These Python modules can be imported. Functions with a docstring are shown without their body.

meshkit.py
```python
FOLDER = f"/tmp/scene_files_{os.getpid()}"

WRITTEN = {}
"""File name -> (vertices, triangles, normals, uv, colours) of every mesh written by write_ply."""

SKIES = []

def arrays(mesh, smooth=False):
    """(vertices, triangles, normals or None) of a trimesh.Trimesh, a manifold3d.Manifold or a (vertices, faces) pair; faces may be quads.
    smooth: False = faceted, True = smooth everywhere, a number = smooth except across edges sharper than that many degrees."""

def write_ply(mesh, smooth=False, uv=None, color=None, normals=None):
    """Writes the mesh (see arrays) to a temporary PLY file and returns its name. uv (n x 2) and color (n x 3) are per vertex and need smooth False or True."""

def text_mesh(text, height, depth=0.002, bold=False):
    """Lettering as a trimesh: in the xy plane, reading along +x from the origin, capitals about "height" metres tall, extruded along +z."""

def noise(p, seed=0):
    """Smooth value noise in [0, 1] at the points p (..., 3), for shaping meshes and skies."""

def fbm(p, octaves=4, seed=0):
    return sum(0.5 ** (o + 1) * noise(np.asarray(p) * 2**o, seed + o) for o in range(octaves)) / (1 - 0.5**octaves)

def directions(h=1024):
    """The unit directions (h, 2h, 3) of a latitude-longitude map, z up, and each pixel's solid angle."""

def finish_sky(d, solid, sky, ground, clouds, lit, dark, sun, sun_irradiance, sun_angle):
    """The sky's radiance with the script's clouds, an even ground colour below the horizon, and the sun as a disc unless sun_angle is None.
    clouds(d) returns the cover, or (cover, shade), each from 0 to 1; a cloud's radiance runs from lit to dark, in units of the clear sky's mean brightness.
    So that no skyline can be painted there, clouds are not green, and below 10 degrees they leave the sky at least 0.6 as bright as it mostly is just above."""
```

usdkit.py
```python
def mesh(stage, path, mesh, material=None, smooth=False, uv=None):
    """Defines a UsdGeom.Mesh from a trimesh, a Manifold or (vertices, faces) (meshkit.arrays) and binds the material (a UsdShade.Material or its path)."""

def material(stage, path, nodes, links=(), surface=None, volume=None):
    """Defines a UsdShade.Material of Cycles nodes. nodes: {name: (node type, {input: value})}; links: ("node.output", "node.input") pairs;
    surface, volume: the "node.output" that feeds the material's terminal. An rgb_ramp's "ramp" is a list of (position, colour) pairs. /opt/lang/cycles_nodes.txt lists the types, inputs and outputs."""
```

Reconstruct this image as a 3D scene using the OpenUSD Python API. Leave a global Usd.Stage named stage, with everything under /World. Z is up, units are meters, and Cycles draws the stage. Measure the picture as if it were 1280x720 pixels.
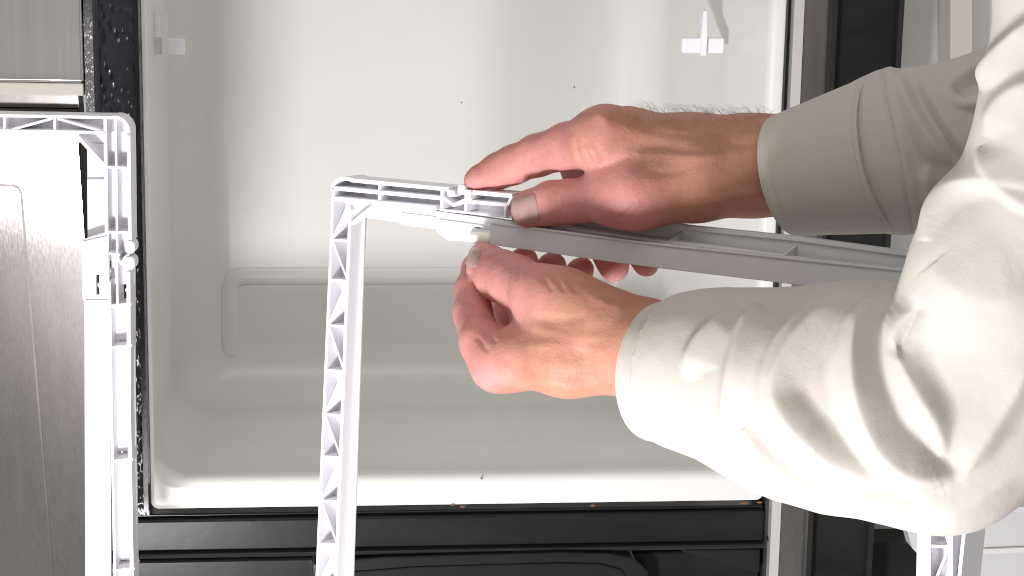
import math, numpy as np, trimesh, usdkit, meshkit
import manifold3d as m3
from shapely.geometry import LineString, Polygon, box as sbox
from shapely.ops import unary_union
from pxr import Usd, UsdGeom, UsdLux, UsdShade, Gf, Sdf, Vt

stage = Usd.Stage.CreateInMemory()
UsdGeom.SetStageUpAxis(stage, 'Z'); UsdGeom.SetStageMetersPerUnit(stage, 1.0)
W = UsdGeom.Xform.Define(stage, '/World'); stage.SetDefaultPrim(W.GetPrim())
A = np.array
rng = np.random.default_rng(7)

# ------------------------------------------------------------------ camera
FPX = 2500.0                       # focal length in photo pixels (1280 wide)
EYE = A([0.0, 0.0, 1.0])
PITCH, ROLL = math.radians(12.3), math.radians(1.08)
FWD = A([0, math.cos(PITCH), -math.sin(PITCH)])
U0 = A([0, math.sin(PITCH), math.cos(PITCH)]); R0 = A([1.0, 0, 0])
RIGHT = R0 * math.cos(ROLL) + U0 * math.sin(ROLL); UP = U0 * math.cos(ROLL) - R0 * math.sin(ROLL)
cam = UsdGeom.Camera.Define(stage, '/World/camera')
cam.CreateHorizontalApertureAttr(36.0); cam.CreateVerticalApertureAttr(20.25)
cam.CreateFocalLengthAttr(36.0 * FPX / 1280); cam.CreateClippingRangeAttr((0.05, 50))
cam.CreateExposureAttr(0.2)
M = np.eye(4); M[0, :3] = RIGHT; M[1, :3] = UP; M[2, :3] = -FWD; M[3, :3] = EYE
UsdGeom.Xformable(cam).AddTransformOp().Set(Gf.Matrix4d(M.tolist()))

# ------------------------------------------------------------------ lamps (indoor close-up: a work lamp low in front, soft room light)
def light(kind, name, pos, aim, intensity, color=(1, 1, 1), **kw):
    l = getattr(UsdLux, kind).Define(stage, '/World/' + name)
    l.CreateIntensityAttr(intensity); l.CreateColorAttr(Gf.Vec3f(*color))
    for k, v in kw.items(): getattr(l, f'Create{k}Attr')(v)
    z = A(pos, float) - A(aim, float); z /= np.linalg.norm(z)
    x = np.cross([0, 1e-4, 1], z); x /= np.linalg.norm(x); y = np.cross(z, x)
    m = np.eye(4); m[0, :3] = x; m[1, :3] = y; m[2, :3] = z; m[3, :3] = pos
    UsdGeom.Xformable(l).AddTransformOp().Set(Gf.Matrix4d(m.tolist()))
    return l
KEY = light('DiskLight', 'work_lamp', (-0.30, 0.54, 0.24), (0.12, 1.10, 0.74), 178, (1.0, 0.96, 1.0), Radius=0.085)
FILL = light('RectLight', 'ceiling_lamp', (-0.2, 0.2, 2.3), (0.0, 1.3, 0.7), 1.8, (1.0, 0.985, 0.95), Width=1.3, Height=0.9)
dome = UsdLux.DomeLight.Define(stage, '/World/room_light')
dm = usdkit.material(stage, '/World/Looks/room_light', {'b': ('background_shader', {'color': (1.0, 0.985, 0.96), 'strength': 0.42})}, surface='b.background')
UsdShade.MaterialBindingAPI.Apply(dome.GetPrim()).Bind(dm)

# ------------------------------------------------------------------ helpers
def ray(px, py):
    d = FWD + (px - 640) / FPX * RIGHT - (py - 360) / FPX * UP
    return d
def P(px, py, Y):                   # the point of the place that lies Y metres in front (along world y)
    d = ray(px, py)
    return EYE + d * (Y / d[1])
def proj(v):
    q = np.asarray(v) - EYE
    z = q @ FWD
    return np.stack([640 + FPX * (q @ RIGHT) / z, 360 - FPX * (q @ UP) / z], -1)
def norm(v): return v / np.linalg.norm(v)

class Frame:                        # a plane with axes: u along, w up (or down), d away from the viewer
    def __init__(s, o, ex, ez):
        s.o, s.ex = A(o, float), norm(A(ex, float)); s.ez = norm(A(ez, float) - s.ex * np.dot(ez, s.ex))
        s.ed = np.cross(s.ez, s.ex)
        if s.ed[1] < 0: s.ed = -s.ed
    def at(s, px, py, d=0.0):
        r = ray(px, py); o = s.o + s.ed * d
        t = np.dot(o - EYE, s.ed) / np.dot(r, s.ed)
        q = EYE + r * t - s.o
        return float(q @ s.ex), float(q @ s.ez)
    def world(s, v):                # v: (n,3) of u,w,d
        v = np.asarray(v, float)
        return s.o + v[:, :1] * s.ex + v[:, 1:2] * s.ez + v[:, 2:3] * s.ed

used = {}
def numbered(parent, name):
    k = parent + '/' + name; n = used.get(k, 0); used[k] = n + 1
    return k if n == 0 else f'{k}_{n:03d}'
def setd(prim, **kw):
    for k, v in kw.items():
        if v: prim.SetCustomDataByKey(k, v)
BASE = {}
def thing(name, label, cat, base, group=None):
    p = numbered('/World', name); x = UsdGeom.Xform.Define(stage, p)
    x.AddTranslateOp().Set(Gf.Vec3d(*map(float, base))); BASE[p] = A(base, float)
    setd(x.GetPrim(), label=label, category=cat, group=group)
    return p
def part(parent, name, mesh, m, smooth=False, label=None, kind=None, attrs=None):
    v, f, n = meshkit.arrays(mesh, smooth)
    b = next((BASE[q] for q in BASE if parent == q or parent.startswith(q + '/')), np.zeros(3))
    p = numbered(parent, name)
    g = UsdGeom.Mesh.Define(stage, p)
    g.CreatePointsAttr(Vt.Vec3fArray.FromNumpy((v - b).astype(np.float32)))
    g.CreateFaceVertexCountsAttr(Vt.IntArray.FromNumpy(np.full(len(f), 3, np.int32)))
    g.CreateFaceVertexIndicesAttr(Vt.IntArray.FromNumpy(f.astype(np.int32).ravel()))
    g.CreateSubdivisionSchemeAttr('none')
    if n is not None:
        g.CreateNormalsAttr(Vt.Vec3fArray.FromNumpy(n.astype(np.float32))); g.SetNormalsInterpolation('vertex')
    for k, a in (attrs or {}).items():
        UsdGeom.PrimvarsAPI(g).CreatePrimvar(k, Sdf.ValueTypeNames.Color3fArray, 'vertex').Set(Vt.Vec3fArray.FromNumpy(a.astype(np.float32)))
    UsdShade.MaterialBindingAPI.Apply(g.GetPrim()).Bind(m)
    setd(g.GetPrim(), label=label, kind=kind)
    return p
def single(name, mesh, m, label=None, cat=None, kind=None, smooth=False):
    p = part('/World', name, mesh, m, smooth, kind=kind); setd(stage.GetPrimAtPath(p), label=label, category=cat); return p

def fix(v, f):
    t = trimesh.Trimesh(v, f, process=False)
    if t.is_watertight and t.volume < 0: t.invert()
    return t
def prism(fr, poly, d0, d1):        # a shapely polygon in (u,w) of the plane, extruded from depth d0 to d1
    out = []
    for g in getattr(poly, 'geoms', [poly]):
        if g.is_empty: continue
        t = trimesh.creation.extrude_polygon(g, abs(d1 - d0), engine='earcut')
        v = np.array(t.vertices); v[:, 2] += min(d0, d1)
        out.append(fix(fr.world(v), t.faces))
    return trimesh.util.concatenate(out)
def strip(fr, pts, width, d0, d1, dp=0.0, cap=2):   # rib along photo points
    uv = [fr.at(x, y, dp) for x, y in pts]
    return prism(fr, LineString(uv).buffer(width / 2, cap_style=cap, join_style=1), d0, d1)
def poly(fr, pts, d0, d1, dp=0.0, r=0):
    g = Polygon([fr.at(x, y, dp) for x, y in pts])
    if r: g = g.buffer(-r).buffer(2 * r).buffer(-r)
    return prism(fr, g, d0, d1)
def lbox(fr, u0, u1, w0, w1, d0, d1, r=0.0):
    g = sbox(min(u0, u1), min(w0, w1), max(u0, u1), max(w0, w1))
    if r: g = g.buffer(-r).buffer(r)
    return prism(fr, g, d0, d1)
def rbox(fr, u0, u1, w0, w1, d0, d1, r):   # box with every edge rounded
    pts = [(a, b, c) for a in (min(u0, u1) + r, max(u0, u1) - r) for b in (min(w0, w1) + r, max(w0, w1) - r) for c in (min(d0, d1) + r, max(d0, d1) - r)]
    s = m3.Manifold.sphere(r, 20)
    h = m3.Manifold.batch_hull([s.translate(p) for p in pts])
    v, f, _ = meshkit.arrays(h)
    return fix(fr.world(v), f)

# ------------------------------------------------------------------ materials
def mat(name, col, rough=0.45, metal=0.0, bump=None, var=None, bevel=0.0, spec=None, **kw):
    nodes = {'p': ('principled_bsdf', {'base_color': col, 'roughness': rough, 'metallic': metal, **kw}), 'g': ('geometry', {})}
    links = []; nrm = None
    if bevel:
        nodes['bv'] = ('bevel', {'radius': bevel, 'samples': 6}); nrm = 'bv.bevel'
    if bump:
        scale, strength, dist = bump[:3]
        nodes['m'] = ('mapping', {'scale': bump[3] if len(bump) > 3 else (1, 1, 1)})
        nodes['n'] = ('noise_texture', {'scale': scale, 'detail': 4})
        nodes['b'] = ('bump', {'strength': strength, 'distance': dist})
        links += [('g.position', 'm.vector'), ('m.vector', 'n.vector'), ('n.fac', 'b.height')]
        if nrm: links.append((nrm, 'b.normal'))
        nrm = 'b.normal'
    if var:
        scale, amount = var[:2]; c2 = tuple(c * (1 - amount) for c in col) if len(var) < 3 else var[2]
        nodes['vm'] = ('mapping', {'scale': var[3] if len(var) > 3 else (1, 1, 1)})
        nodes['vn'] = ('noise_texture', {'scale': scale, 'detail': 5, 'roughness': 0.6})
        nodes['vr'] = ('rgb_ramp', {'ramp': [(0.35, col), (0.7, c2)]})
        links += [('g.position', 'vm.vector'), ('vm.vector', 'vn.vector'), ('vn.fac', 'vr.fac'), ('vr.color', 'p.base_color')]
    if nrm: links.append((nrm, 'p.normal'))
    return usdkit.material(stage, '/World/Looks/' + name, nodes, links, surface='p.BSDF')
PL = mat('white_plastic', (0.80, 0.79, 0.82), 0.42, bevel=0.0006, bump=(900, 0.06, 0.0004))
PL2 = mat('cream_peg_plastic', (0.80, 0.78, 0.68), 0.3, bevel=0.0008)
PLG = mat('grey_plastic', (0.60, 0.60, 0.60), 0.42, bevel=0.0008, bump=(900, 0.06, 0.0004))
LIN = mat('liner_white', (0.738, 0.733, 0.698), 0.26, bump=(5, 0.05, 0.01), var=(6, 0.05))
CLEAR = mat('mount_white', (0.80, 0.80, 0.82), 0.12, bevel=0.0008)
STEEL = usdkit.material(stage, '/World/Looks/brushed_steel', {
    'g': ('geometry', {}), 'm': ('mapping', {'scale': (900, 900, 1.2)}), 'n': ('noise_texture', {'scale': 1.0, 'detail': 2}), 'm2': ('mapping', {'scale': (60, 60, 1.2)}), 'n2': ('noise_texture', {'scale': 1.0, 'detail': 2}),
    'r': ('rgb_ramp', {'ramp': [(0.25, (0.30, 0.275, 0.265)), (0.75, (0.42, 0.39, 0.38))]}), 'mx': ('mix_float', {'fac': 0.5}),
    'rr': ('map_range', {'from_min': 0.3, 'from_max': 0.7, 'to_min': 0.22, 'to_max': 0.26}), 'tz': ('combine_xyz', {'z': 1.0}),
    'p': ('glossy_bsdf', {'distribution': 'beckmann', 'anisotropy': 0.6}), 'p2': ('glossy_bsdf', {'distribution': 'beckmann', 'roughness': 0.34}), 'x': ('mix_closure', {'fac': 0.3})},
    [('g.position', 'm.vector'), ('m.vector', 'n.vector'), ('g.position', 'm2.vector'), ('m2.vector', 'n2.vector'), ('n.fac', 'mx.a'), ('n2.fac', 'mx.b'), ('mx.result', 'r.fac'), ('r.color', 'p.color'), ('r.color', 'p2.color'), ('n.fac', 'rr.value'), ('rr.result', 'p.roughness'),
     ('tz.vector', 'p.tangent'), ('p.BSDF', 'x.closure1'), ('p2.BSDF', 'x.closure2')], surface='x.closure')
STEEL_B = usdkit.material(stage, '/World/Looks/brushed_steel_door', {
    'g': ('geometry', {}), 'm': ('mapping', {'scale': (900, 900, 1.2)}), 'n': ('noise_texture', {'scale': 1.0, 'detail': 2}), 'm2': ('mapping', {'scale': (60, 60, 1.2)}), 'n2': ('noise_texture', {'scale': 1.0, 'detail': 2}),
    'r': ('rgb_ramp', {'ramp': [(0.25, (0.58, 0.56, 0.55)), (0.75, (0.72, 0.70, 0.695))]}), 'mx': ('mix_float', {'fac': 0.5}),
    'rr': ('map_range', {'from_min': 0.3, 'from_max': 0.7, 'to_min': 0.22, 'to_max': 0.26}), 'tz': ('combine_xyz', {'z': 1.0}),
    'p': ('glossy_bsdf', {'distribution': 'beckmann', 'anisotropy': 0.6}), 'p2': ('glossy_bsdf', {'distribution': 'beckmann', 'roughness': 0.34}), 'x': ('mix_closure', {'fac': 0.3})},
    [('g.position', 'm.vector'), ('m.vector', 'n.vector'), ('g.position', 'm2.vector'), ('m2.vector', 'n2.vector'), ('n.fac', 'mx.a'), ('n2.fac', 'mx.b'), ('mx.result', 'r.fac'), ('r.color', 'p.color'), ('r.color', 'p2.color'), ('n.fac', 'rr.value'), ('rr.result', 'p.roughness'),
     ('tz.vector', 'p.tangent'), ('p.BSDF', 'x.closure1'), ('p2.BSDF', 'x.closure2')], surface='x.closure')
TRAY = mat('black_tray', (0.012, 0.012, 0.013), 0.22, bevel=0.004, bump=(60, 0.05, 0.002), specular_ior_level=0.3)
DIRT = mat('dirt', (0.22, 0.20, 0.17), 0.8)
STEEL_D = mat('dark_steel', (0.20, 0.185, 0.17), 0.28, 1.0, var=(30, 0.5, (0.33, 0.31, 0.28), (1, 1, 0.15)))
STEEL_L = mat('satin_trim', (0.62, 0.60, 0.57), 0.35, 0.4)
BLACK = mat('black_gasket', (0.010, 0.010, 0.011), 0.3, bump=(45, 0.06, 0.002), var=(30, 0.5, (0.018, 0.018, 0.017), (0.4, 1, 1)), specular_ior_level=0.15)
BLACK2 = mat('black_trim', (0.016, 0.016, 0.017), 0.2, bump=(40, 0.08, 0.002), var=(25, 0.5, (0.022, 0.022, 0.021), (0.3, 1, 1)), specular_ior_level=0.25)
PEB = usdkit.material(stage, '/World/Looks/black_pebbled', {
    'g': ('geometry', {}), 'm': ('mapping', {'scale': (1, 1, 0.55)}), 'v': ('voronoi_texture', {'feature': 'smooth_f1', 'scale': 230, 'smoothness': 0.6}),
    'n': ('noise_texture', {'scale': 60, 'detail': 2}), 'x': ('math', {'math_type': 'multiply'}),
    'b': ('bump', {'strength': 0.6, 'distance': 0.004}),
    'p': ('principled_bsdf', {'base_color': (0.012, 0.012, 0.016), 'roughness': 0.16})},
    [('g.position', 'm.vector'), ('m.vector', 'v.vector'), ('g.position', 'n.vector'), ('v.distance', 'x.value1'), ('n.fac', 'x.value2'), ('x.value', 'b.height'), ('b.normal', 'p.normal')], surface='p.BSDF')
PEBG = usdkit.material(stage, '/World/Looks/grey_pebbled', {
    'g': ('geometry', {}), 'm': ('mapping', {'scale': (1, 1, 0.6)}), 'v': ('noise_texture', {'scale': 260, 'detail': 2}),
    'b': ('bump', {'strength': 1.0, 'distance': 0.004}),
    'p': ('principled_bsdf', {'base_color': (0.16, 0.16, 0.16), 'roughness': 0.25, 'metallic': 0.3})},
    [('g.position', 'm.vector'), ('m.vector', 'v.vector'), ('v.fac', 'b.height'), ('b.normal', 'p.normal')], surface='p.BSDF')
BEIGE = mat('beige_trim', (0.47, 0.45, 0.39), 0.4)
DOORW = mat('door_liner_white', (0.70, 0.69, 0.66), 0.3, bump=(9, 0.1, 0.01))
def cloth(name, col):
    return usdkit.material(stage, '/World/Looks/' + name, {
        'g': ('geometry', {}), 'm': ('mapping', {'rotation': (0.3, 0.5, 0.6), 'scale': (1, 1, 2.2)}), 'n': ('noise_texture', {'scale': 1500, 'detail': 2}), 'n2': ('noise_texture', {'scale': 40, 'detail': 5}),
        'b2': ('bump', {'strength': 0.25, 'distance': 0.004}), 'b': ('bump', {'strength': 0.25, 'distance': 0.0006}),
        'r': ('rgb_ramp', {'ramp': [(0.3, tuple(c * 0.93 for c in col)), (0.7, col)]}),
        'p': ('principled_bsdf', {'roughness': 0.8, 'specular_ior_level': 0.3})},
        [('g.position', 'm.vector'), ('m.vector', 'n.vector'), ('g.position', 'n2.vector'), ('n2.fac', 'b2.height'), ('b2.normal', 'b.normal'), ('n.fac', 'b.height'), ('b.normal', 'p.normal'), ('n.fac', 'r.fac'), ('r.color', 'p.base_color')], surface='p.BSDF')
SHIRT = cloth('beige_shirt', (0.50, 0.463, 0.412))
SKIN = usdkit.material(stage, '/World/Looks/skin', {
    'g': ('geometry', {}), 'a': ('attribute', {'attribute': 'tint'}), 's': ('separate_color', {'color_type': 'rgb'}),
    'n1': ('noise_texture', {'scale': 55, 'detail': 5, 'roughness': 0.6}), 'n2': ('noise_texture', {'scale': 700, 'detail': 3}), 'v': ('voronoi_texture', {'feature': 'f1', 'scale': 900}),
    'mix': ('mix_color', {'blend_type': 'mix', 'a': (0.44, 0.215, 0.145), 'b': (0.53, 0.235, 0.215)}),
    'mot': ('rgb_ramp', {'ramp': [(0.3, (0.86, 0.80, 0.78)), (0.55, (1, 1, 1)), (0.8, (1.04, 0.93, 0.9))]}),
    'mul': ('mix_color', {'blend_type': 'multiply', 'fac': 1.0}),
    'dk': ('mix_color', {'blend_type': 'mix', 'b': (0.30, 0.10, 0.075)}),
    'n3': ('noise_texture', {'scale': 210, 'detail': 4, 'roughness': 0.65, 'distortion': 0.6}), 'b3': ('bump', {'strength': 0.4, 'distance': 0.0014}), 'b': ('bump', {'strength': 0.35, 'distance': 0.0006}), 'b2': ('bump', {'strength': 0.1, 'distance': 0.0008}),
    'p': ('principled_bsdf', {'roughness': 0.55, 'specular_ior_level': 0.35, 'subsurface_weight': 0.25, 'subsurface_scale': 0.004, 'subsurface_radius': (1.0, 0.35, 0.2)})},
    [('g.position', 'n1.vector'), ('g.position', 'n2.vector'), ('g.position', 'v.vector'), ('a.color', 's.color'), ('s.r', 'mix.fac'), ('n1.fac', 'mot.fac'),
     ('mix.result', 'mul.a'), ('mot.color', 'mul.b'), ('mul.result', 'dk.a'), ('s.g', 'dk.fac'), ('dk.result', 'p.base_color'), ('n2.fac', 'b.height'), ('b.normal', 'b2.normal'), ('v.distance', 'b2.height'), ('g.position', 'n3.vector'), ('n3.fac', 'b3.height'), ('b2.normal', 'b3.normal'), ('b3.normal', 'p.normal')], surface='p.BSDF')
NAIL = mat('nail', (0.42, 0.25, 0.22), 0.4, subsurface_weight=0.2, subsurface_scale=0.003)
HAIR = mat('hair', (0.16, 0.12, 0.085), 0.5)

# ------------------------------------------------------------------ implicit surfaces
def cone_sdf(X, a, b, ra, rb):
    ab = b - a; l2 = max(float(ab @ ab), 1e-12)
    t = np.clip(((X - a) @ ab) / l2, 0, 1)
    q = X - a - t[..., None] * ab
    return np.sqrt((q * q).sum(-1)) - (ra + t * (rb - ra))
def smin(a, b, k):
    h = np.maximum(k - np.abs(a - b), 0) / k
    return np.minimum(a, b) - h * h * k * 0.25
class Grid:
    def __init__(s, lo, hi, h):
        s.lo, s.h = A(lo, float), h; s.n = np.ceil((A(hi) - s.lo) / h).astype(int) + 1
        s.ax = [(s.lo[i] + h * np.arange(s.n[i])) for i in range(3)]
    def full(s): return np.full(s.n, 0.04, np.float32)
    def add(s, D, a, b, ra, rb, k, pad=0.03):
        a, b = A(a, float), A(b, float); r = max(ra, rb) + pad
        lo = np.clip(np.floor((np.minimum(a, b) - r - s.lo) / s.h).astype(int), 0, s.n); hi = np.clip(np.ceil((np.maximum(a, b) + r - s.lo) / s.h).astype(int), 0, s.n)
        sl = tuple(slice(lo[i], hi[i]) for i in range(3))
        X = np.stack(np.meshgrid(*[s.ax[i][sl[i]] for i in range(3)], indexing='ij'), -1).astype(np.float32)
        if X.size == 0: return
        d = cone_sdf(X, a.astype(np.float32), b.astype(np.float32), ra, rb)
        D[sl] = smin(D[sl], d, k) if k > 0 else np.minimum(D[sl], d)
    def sub(s, D, a, b, ra, rb):
        E = s.full(); s.add(E, a, b, ra, rb, 0); np.maximum(D, -E, out=D)
    def mesh(s, D):
        return nets(D, s.lo, s.h)
def nets(D, lo, h):
    D = np.pad(D, 1, constant_values=0.04); lo = lo - h
    S = D < 0; nx, ny, nz = D.shape
    c = np.zeros((nx - 1, ny - 1, nz - 1), np.int8)
    for i, j, k in np.ndindex(2, 2, 2): c += S[i:nx - 1 + i, j:ny - 1 + j, k:nz - 1 + k]
    cells = np.argwhere((c > 0) & (c < 8)); idx = np.full(c.shape, -1, np.int64); idx[tuple(cells.T)] = np.arange(len(cells))
    acc = np.zeros((len(cells), 3)); cnt = np.zeros(len(cells))
    for ax in range(3):
        o = [x for x in range(3) if x != ax]
        for i, j in np.ndindex(2, 2):
            p0 = cells.copy(); p0[:, o[0]] += i; p0[:, o[1]] += j; p1 = p0.copy(); p1[:, ax] += 1
            d0, d1 = D[tuple(p0.T)], D[tuple(p1.T)]; m = (d0 < 0) != (d1 < 0)
            t = d0[m] / (d0[m] - d1[m]); q = p0[m].astype(float); q[:, ax] += t
            acc[m] += q; cnt[m] += 1
    V = lo + h * acc / cnt[:, None]
    F = []
    for ax in range(3):
        a, b = (ax + 1) % 3, (ax + 2) % 3
        s0 = [slice(1, -1)] * 3; s1 = [slice(1, -1)] * 3; s0[ax] = slice(0, -1); s1[ax] = slice(1, None)
        x, y = S[tuple(s0)], S[tuple(s1)]; e = np.argwhere(x != y); flip = y[tuple(e.T)]
        e = e + 1; e[:, ax] -= 1
        def cell(i, j):
            q = e.copy(); q[:, a] -= i; q[:, b] -= j; return idx[tuple(q.T)]
        q = np.stack([cell(1, 1), cell(0, 1), cell(0, 0), cell(1, 0)], 1)
        q[flip] = q[flip][:, ::-1]; F.append(q)
    F = np.vstack(F); F = np.vstack([F[:, [0, 1, 2]], F[:, [0, 2, 3]]])
    return trimesh.Trimesh(V, F, process=False)
def relax(t, n, lam=0.5, mu=-0.52):
    from scipy.sparse import coo_matrix, diags
    e = t.edges_unique; N = len(t.vertices)
    L = coo_matrix((np.ones(len(e) * 2), (np.r_[e[:, 0], e[:, 1]], np.r_[e[:, 1], e[:, 0]])), shape=(N, N)).tocsr()
    L = diags(1 / np.maximum(np.asarray(L.sum(1)).ravel(), 1)) @ L
    v = np.array(t.vertices)
    for i in range(n):
        v = v + lam * (L @ v - v); v = v + mu * (L @ v - v)
    t.vertices = v; return t
def seg_dist(p, line):              # distance of 2-D points to a polyline and side (+ left)
    best = np.full(len(p), 1e9); side = np.zeros(len(p)); tt = np.zeros(len(p)); line = A(line, float); n = len(line) - 1
    for i in range(n):
        a, b = line[i], line[i + 1]; ab = b - a; t = np.clip(((p - a) @ ab) / (ab @ ab), 0, 1)
        q = p - a - t[:, None] * ab; d = np.hypot(q[:, 0], q[:, 1]); m = d < best
        best[m] = d[m]; side[m] = np.sign(ab[0] * q[m, 1] - ab[1] * q[m, 0]); tt[m] = (i + t[m]) / n
    return best, side, tt
def curve(pts, n=6):                # smooth a polyline
    from scipy.interpolate import CubicSpline
    pts = A(pts, float)
    if len(pts) < 3: return pts
    s = np.r_[0, np.cumsum(np.hypot(*np.diff(pts, axis=0).T))]
    return CubicSpline(s, pts)(np.linspace(0, s[-1], n * (len(pts) - 1) + 1))
def fold(t, folds, mask=None):      # folds: (photo points, height m, width px, asymmetry): raises or sinks the cloth along a line
    n = np.array(t.vertex_normals); v = np.array(t.vertices); p = proj(v)
    view = EYE - v; view /= np.linalg.norm(view, axis=1)[:, None]
    face = np.clip((n * view).sum(1) * 2.5 + 0.35, 0, 1)
    if mask is not None: face = face * mask
    dsp = np.zeros(len(v))
    for pts, hgt, wd, *o in folds:
        asym = o[0] if o else 0.0
        d, side, tt = seg_dist(p, curve(pts))
        w = wd * (1 + asym * side); end = np.clip(np.minimum(tt, 1 - tt) / 0.22, 0, 1) if len(o) < 2 else np.clip(np.minimum(tt + o[1], 1 - tt + o[2]) / 0.22, 0, 1)
        end = end * end * (3 - 2 * end)
        dsp += hgt * (np.exp(-(d / w) ** 2) if hgt > 0 else 0.55 * np.exp(-(d / w) ** 2) + 0.45 * np.exp(-1.6 * d / w)) * end
    t.vertices = v + n * (dsp * face)[:, None]
    return t

def tents(t, ridges, k=0.0012, w0=2.5, gain=1.0):    # cloth under tension: crests with flat facets falling away on both sides
    n = np.array(t.vertex_normals); v = np.array(t.vertices); p = proj(v)
    view = EYE - v; view /= np.linalg.norm(view, axis=1)[:, None]
    face = np.clip((n * view).sum(1) * 2.5 + 0.35, 0, 1); D = np.zeros(len(v))
    for pts, h, wl, wr, *o in ridges:                # height m, width px on the left and the right of the line
        d, side, tt = seg_dist(p, curve(pts)); e0, e1 = (o + [0.3, 0.3])[:2]
        end = np.clip(tt / max(e0, 1e-3), 0, 1) * np.clip((1 - tt) / max(e1, 1e-3), 0, 1); end = end * (2 - end)
        w = np.where(side > 0, wl, wr); q = np.sqrt(d * d + w0 * w0) - w0
        r = h * (end - q / w); r = np.where((tt <= 0) | (tt >= 1), -1, r)
        hh = np.maximum(k - np.abs(D - r), 0) / k; D = np.maximum(D, r) + hh * hh * k * 0.25
    t.vertices = v + n * (D * face * gain)[:, None]
    return t

# ================================================================== the refrigerator: open compartment, seen from the front
yaw = math.radians(6.0)
FR = Frame(P(188, 641, 1.48), (math.cos(yaw), math.sin(yaw), 0), (0, 0, 1))
fr_t = thing('refrigerator', 'open refrigerator compartment with glossy white liner, black sill and pebbled black side', 'refrigerator', FR.o)
uL, _ = FR.at(188, 641); uR, _ = FR.at(955, 632); uLt, _ = FR.at(168, 0); uRt, _ = FR.at(990, 0)
DEPTH = 0.34; RB = 0.05
ul_in = FR.at(195, 560, 0.012)[0]; wl_in = FR.at(500, 588, 0.012)[1]; ur_in = FR.at(934, 560, 0.012)[0]
ul_b = FR.at(219, 320, DEPTH)[0]; ur_b = FR.at(818, 300, DEPTH)[0]; wl_b = FR.at(500, 492, DEPTH)[1]
WT = wl_in + 0.62
def rrect(u0, u1, w0, w1, r, n=10):
    pts = []
    for cx, cy, a0 in ((u1 - r, w0 + r, -90), (u1 - r, w1 - r, 0), (u0 + r, w1 - r, 90), (u0 + r, w0 + r, 180)):
        for k in range(n + 1):
            a = math.radians(a0 + 90 * k / n); pts.append((cx + r * math.cos(a), cy + r * math.sin(a)))
    # resample the straight sides
    out = []
    for i, p in enumerate(pts):
        q = pts[(i + 1) % len(pts)]; L = math.dist(p, q); k = max(1, int(L / 0.03))
        out += [(p[0] + (q[0] - p[0]) * j / 40, p[1] + (q[1] - p[1]) * j / 40) for j in range(40)] if L > 0.1 else [p]
    return out
rings = []
def ring(u0, u1, w0, w1, r, d): rings.append([(x, y, d) for x, y in rrect(u0, u1, w0, w1, r)])
g = 0.0015
ring(uL + 0.002, uR - 0.002, 0.004, WT + 0.03, 0.004, 0.012)
ring(uL, uR, 0.002, WT + 0.03, 0.006, 0.004)
ring(uL + 0.001, uR - 0.001, 0.003, WT + 0.029, 0.006, 0.001)
ring(uL + 0.003, uR - 0.003, 0.006, WT + 0.027, 0.006, 0.0)
for k in range(7):                                   # rounded lip
    a = math.pi / 2 * k / 6; s = 1 - math.cos(a); q = math.sin(a)
    f0 = 0.5 + 0.5 * q
    ring(uL + 0.003 + (ul_in - uL - 0.003) * f0, uR - 0.003 + (ur_in - uR + 0.003) * f0, 0.006 + (wl_in - 0.006) * (0.62 + 0.38 * q), WT + 0.027 - 0.027 * f0, 0.008 + 0.016 * f0, 0.012 * s)
NW = 14
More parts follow.
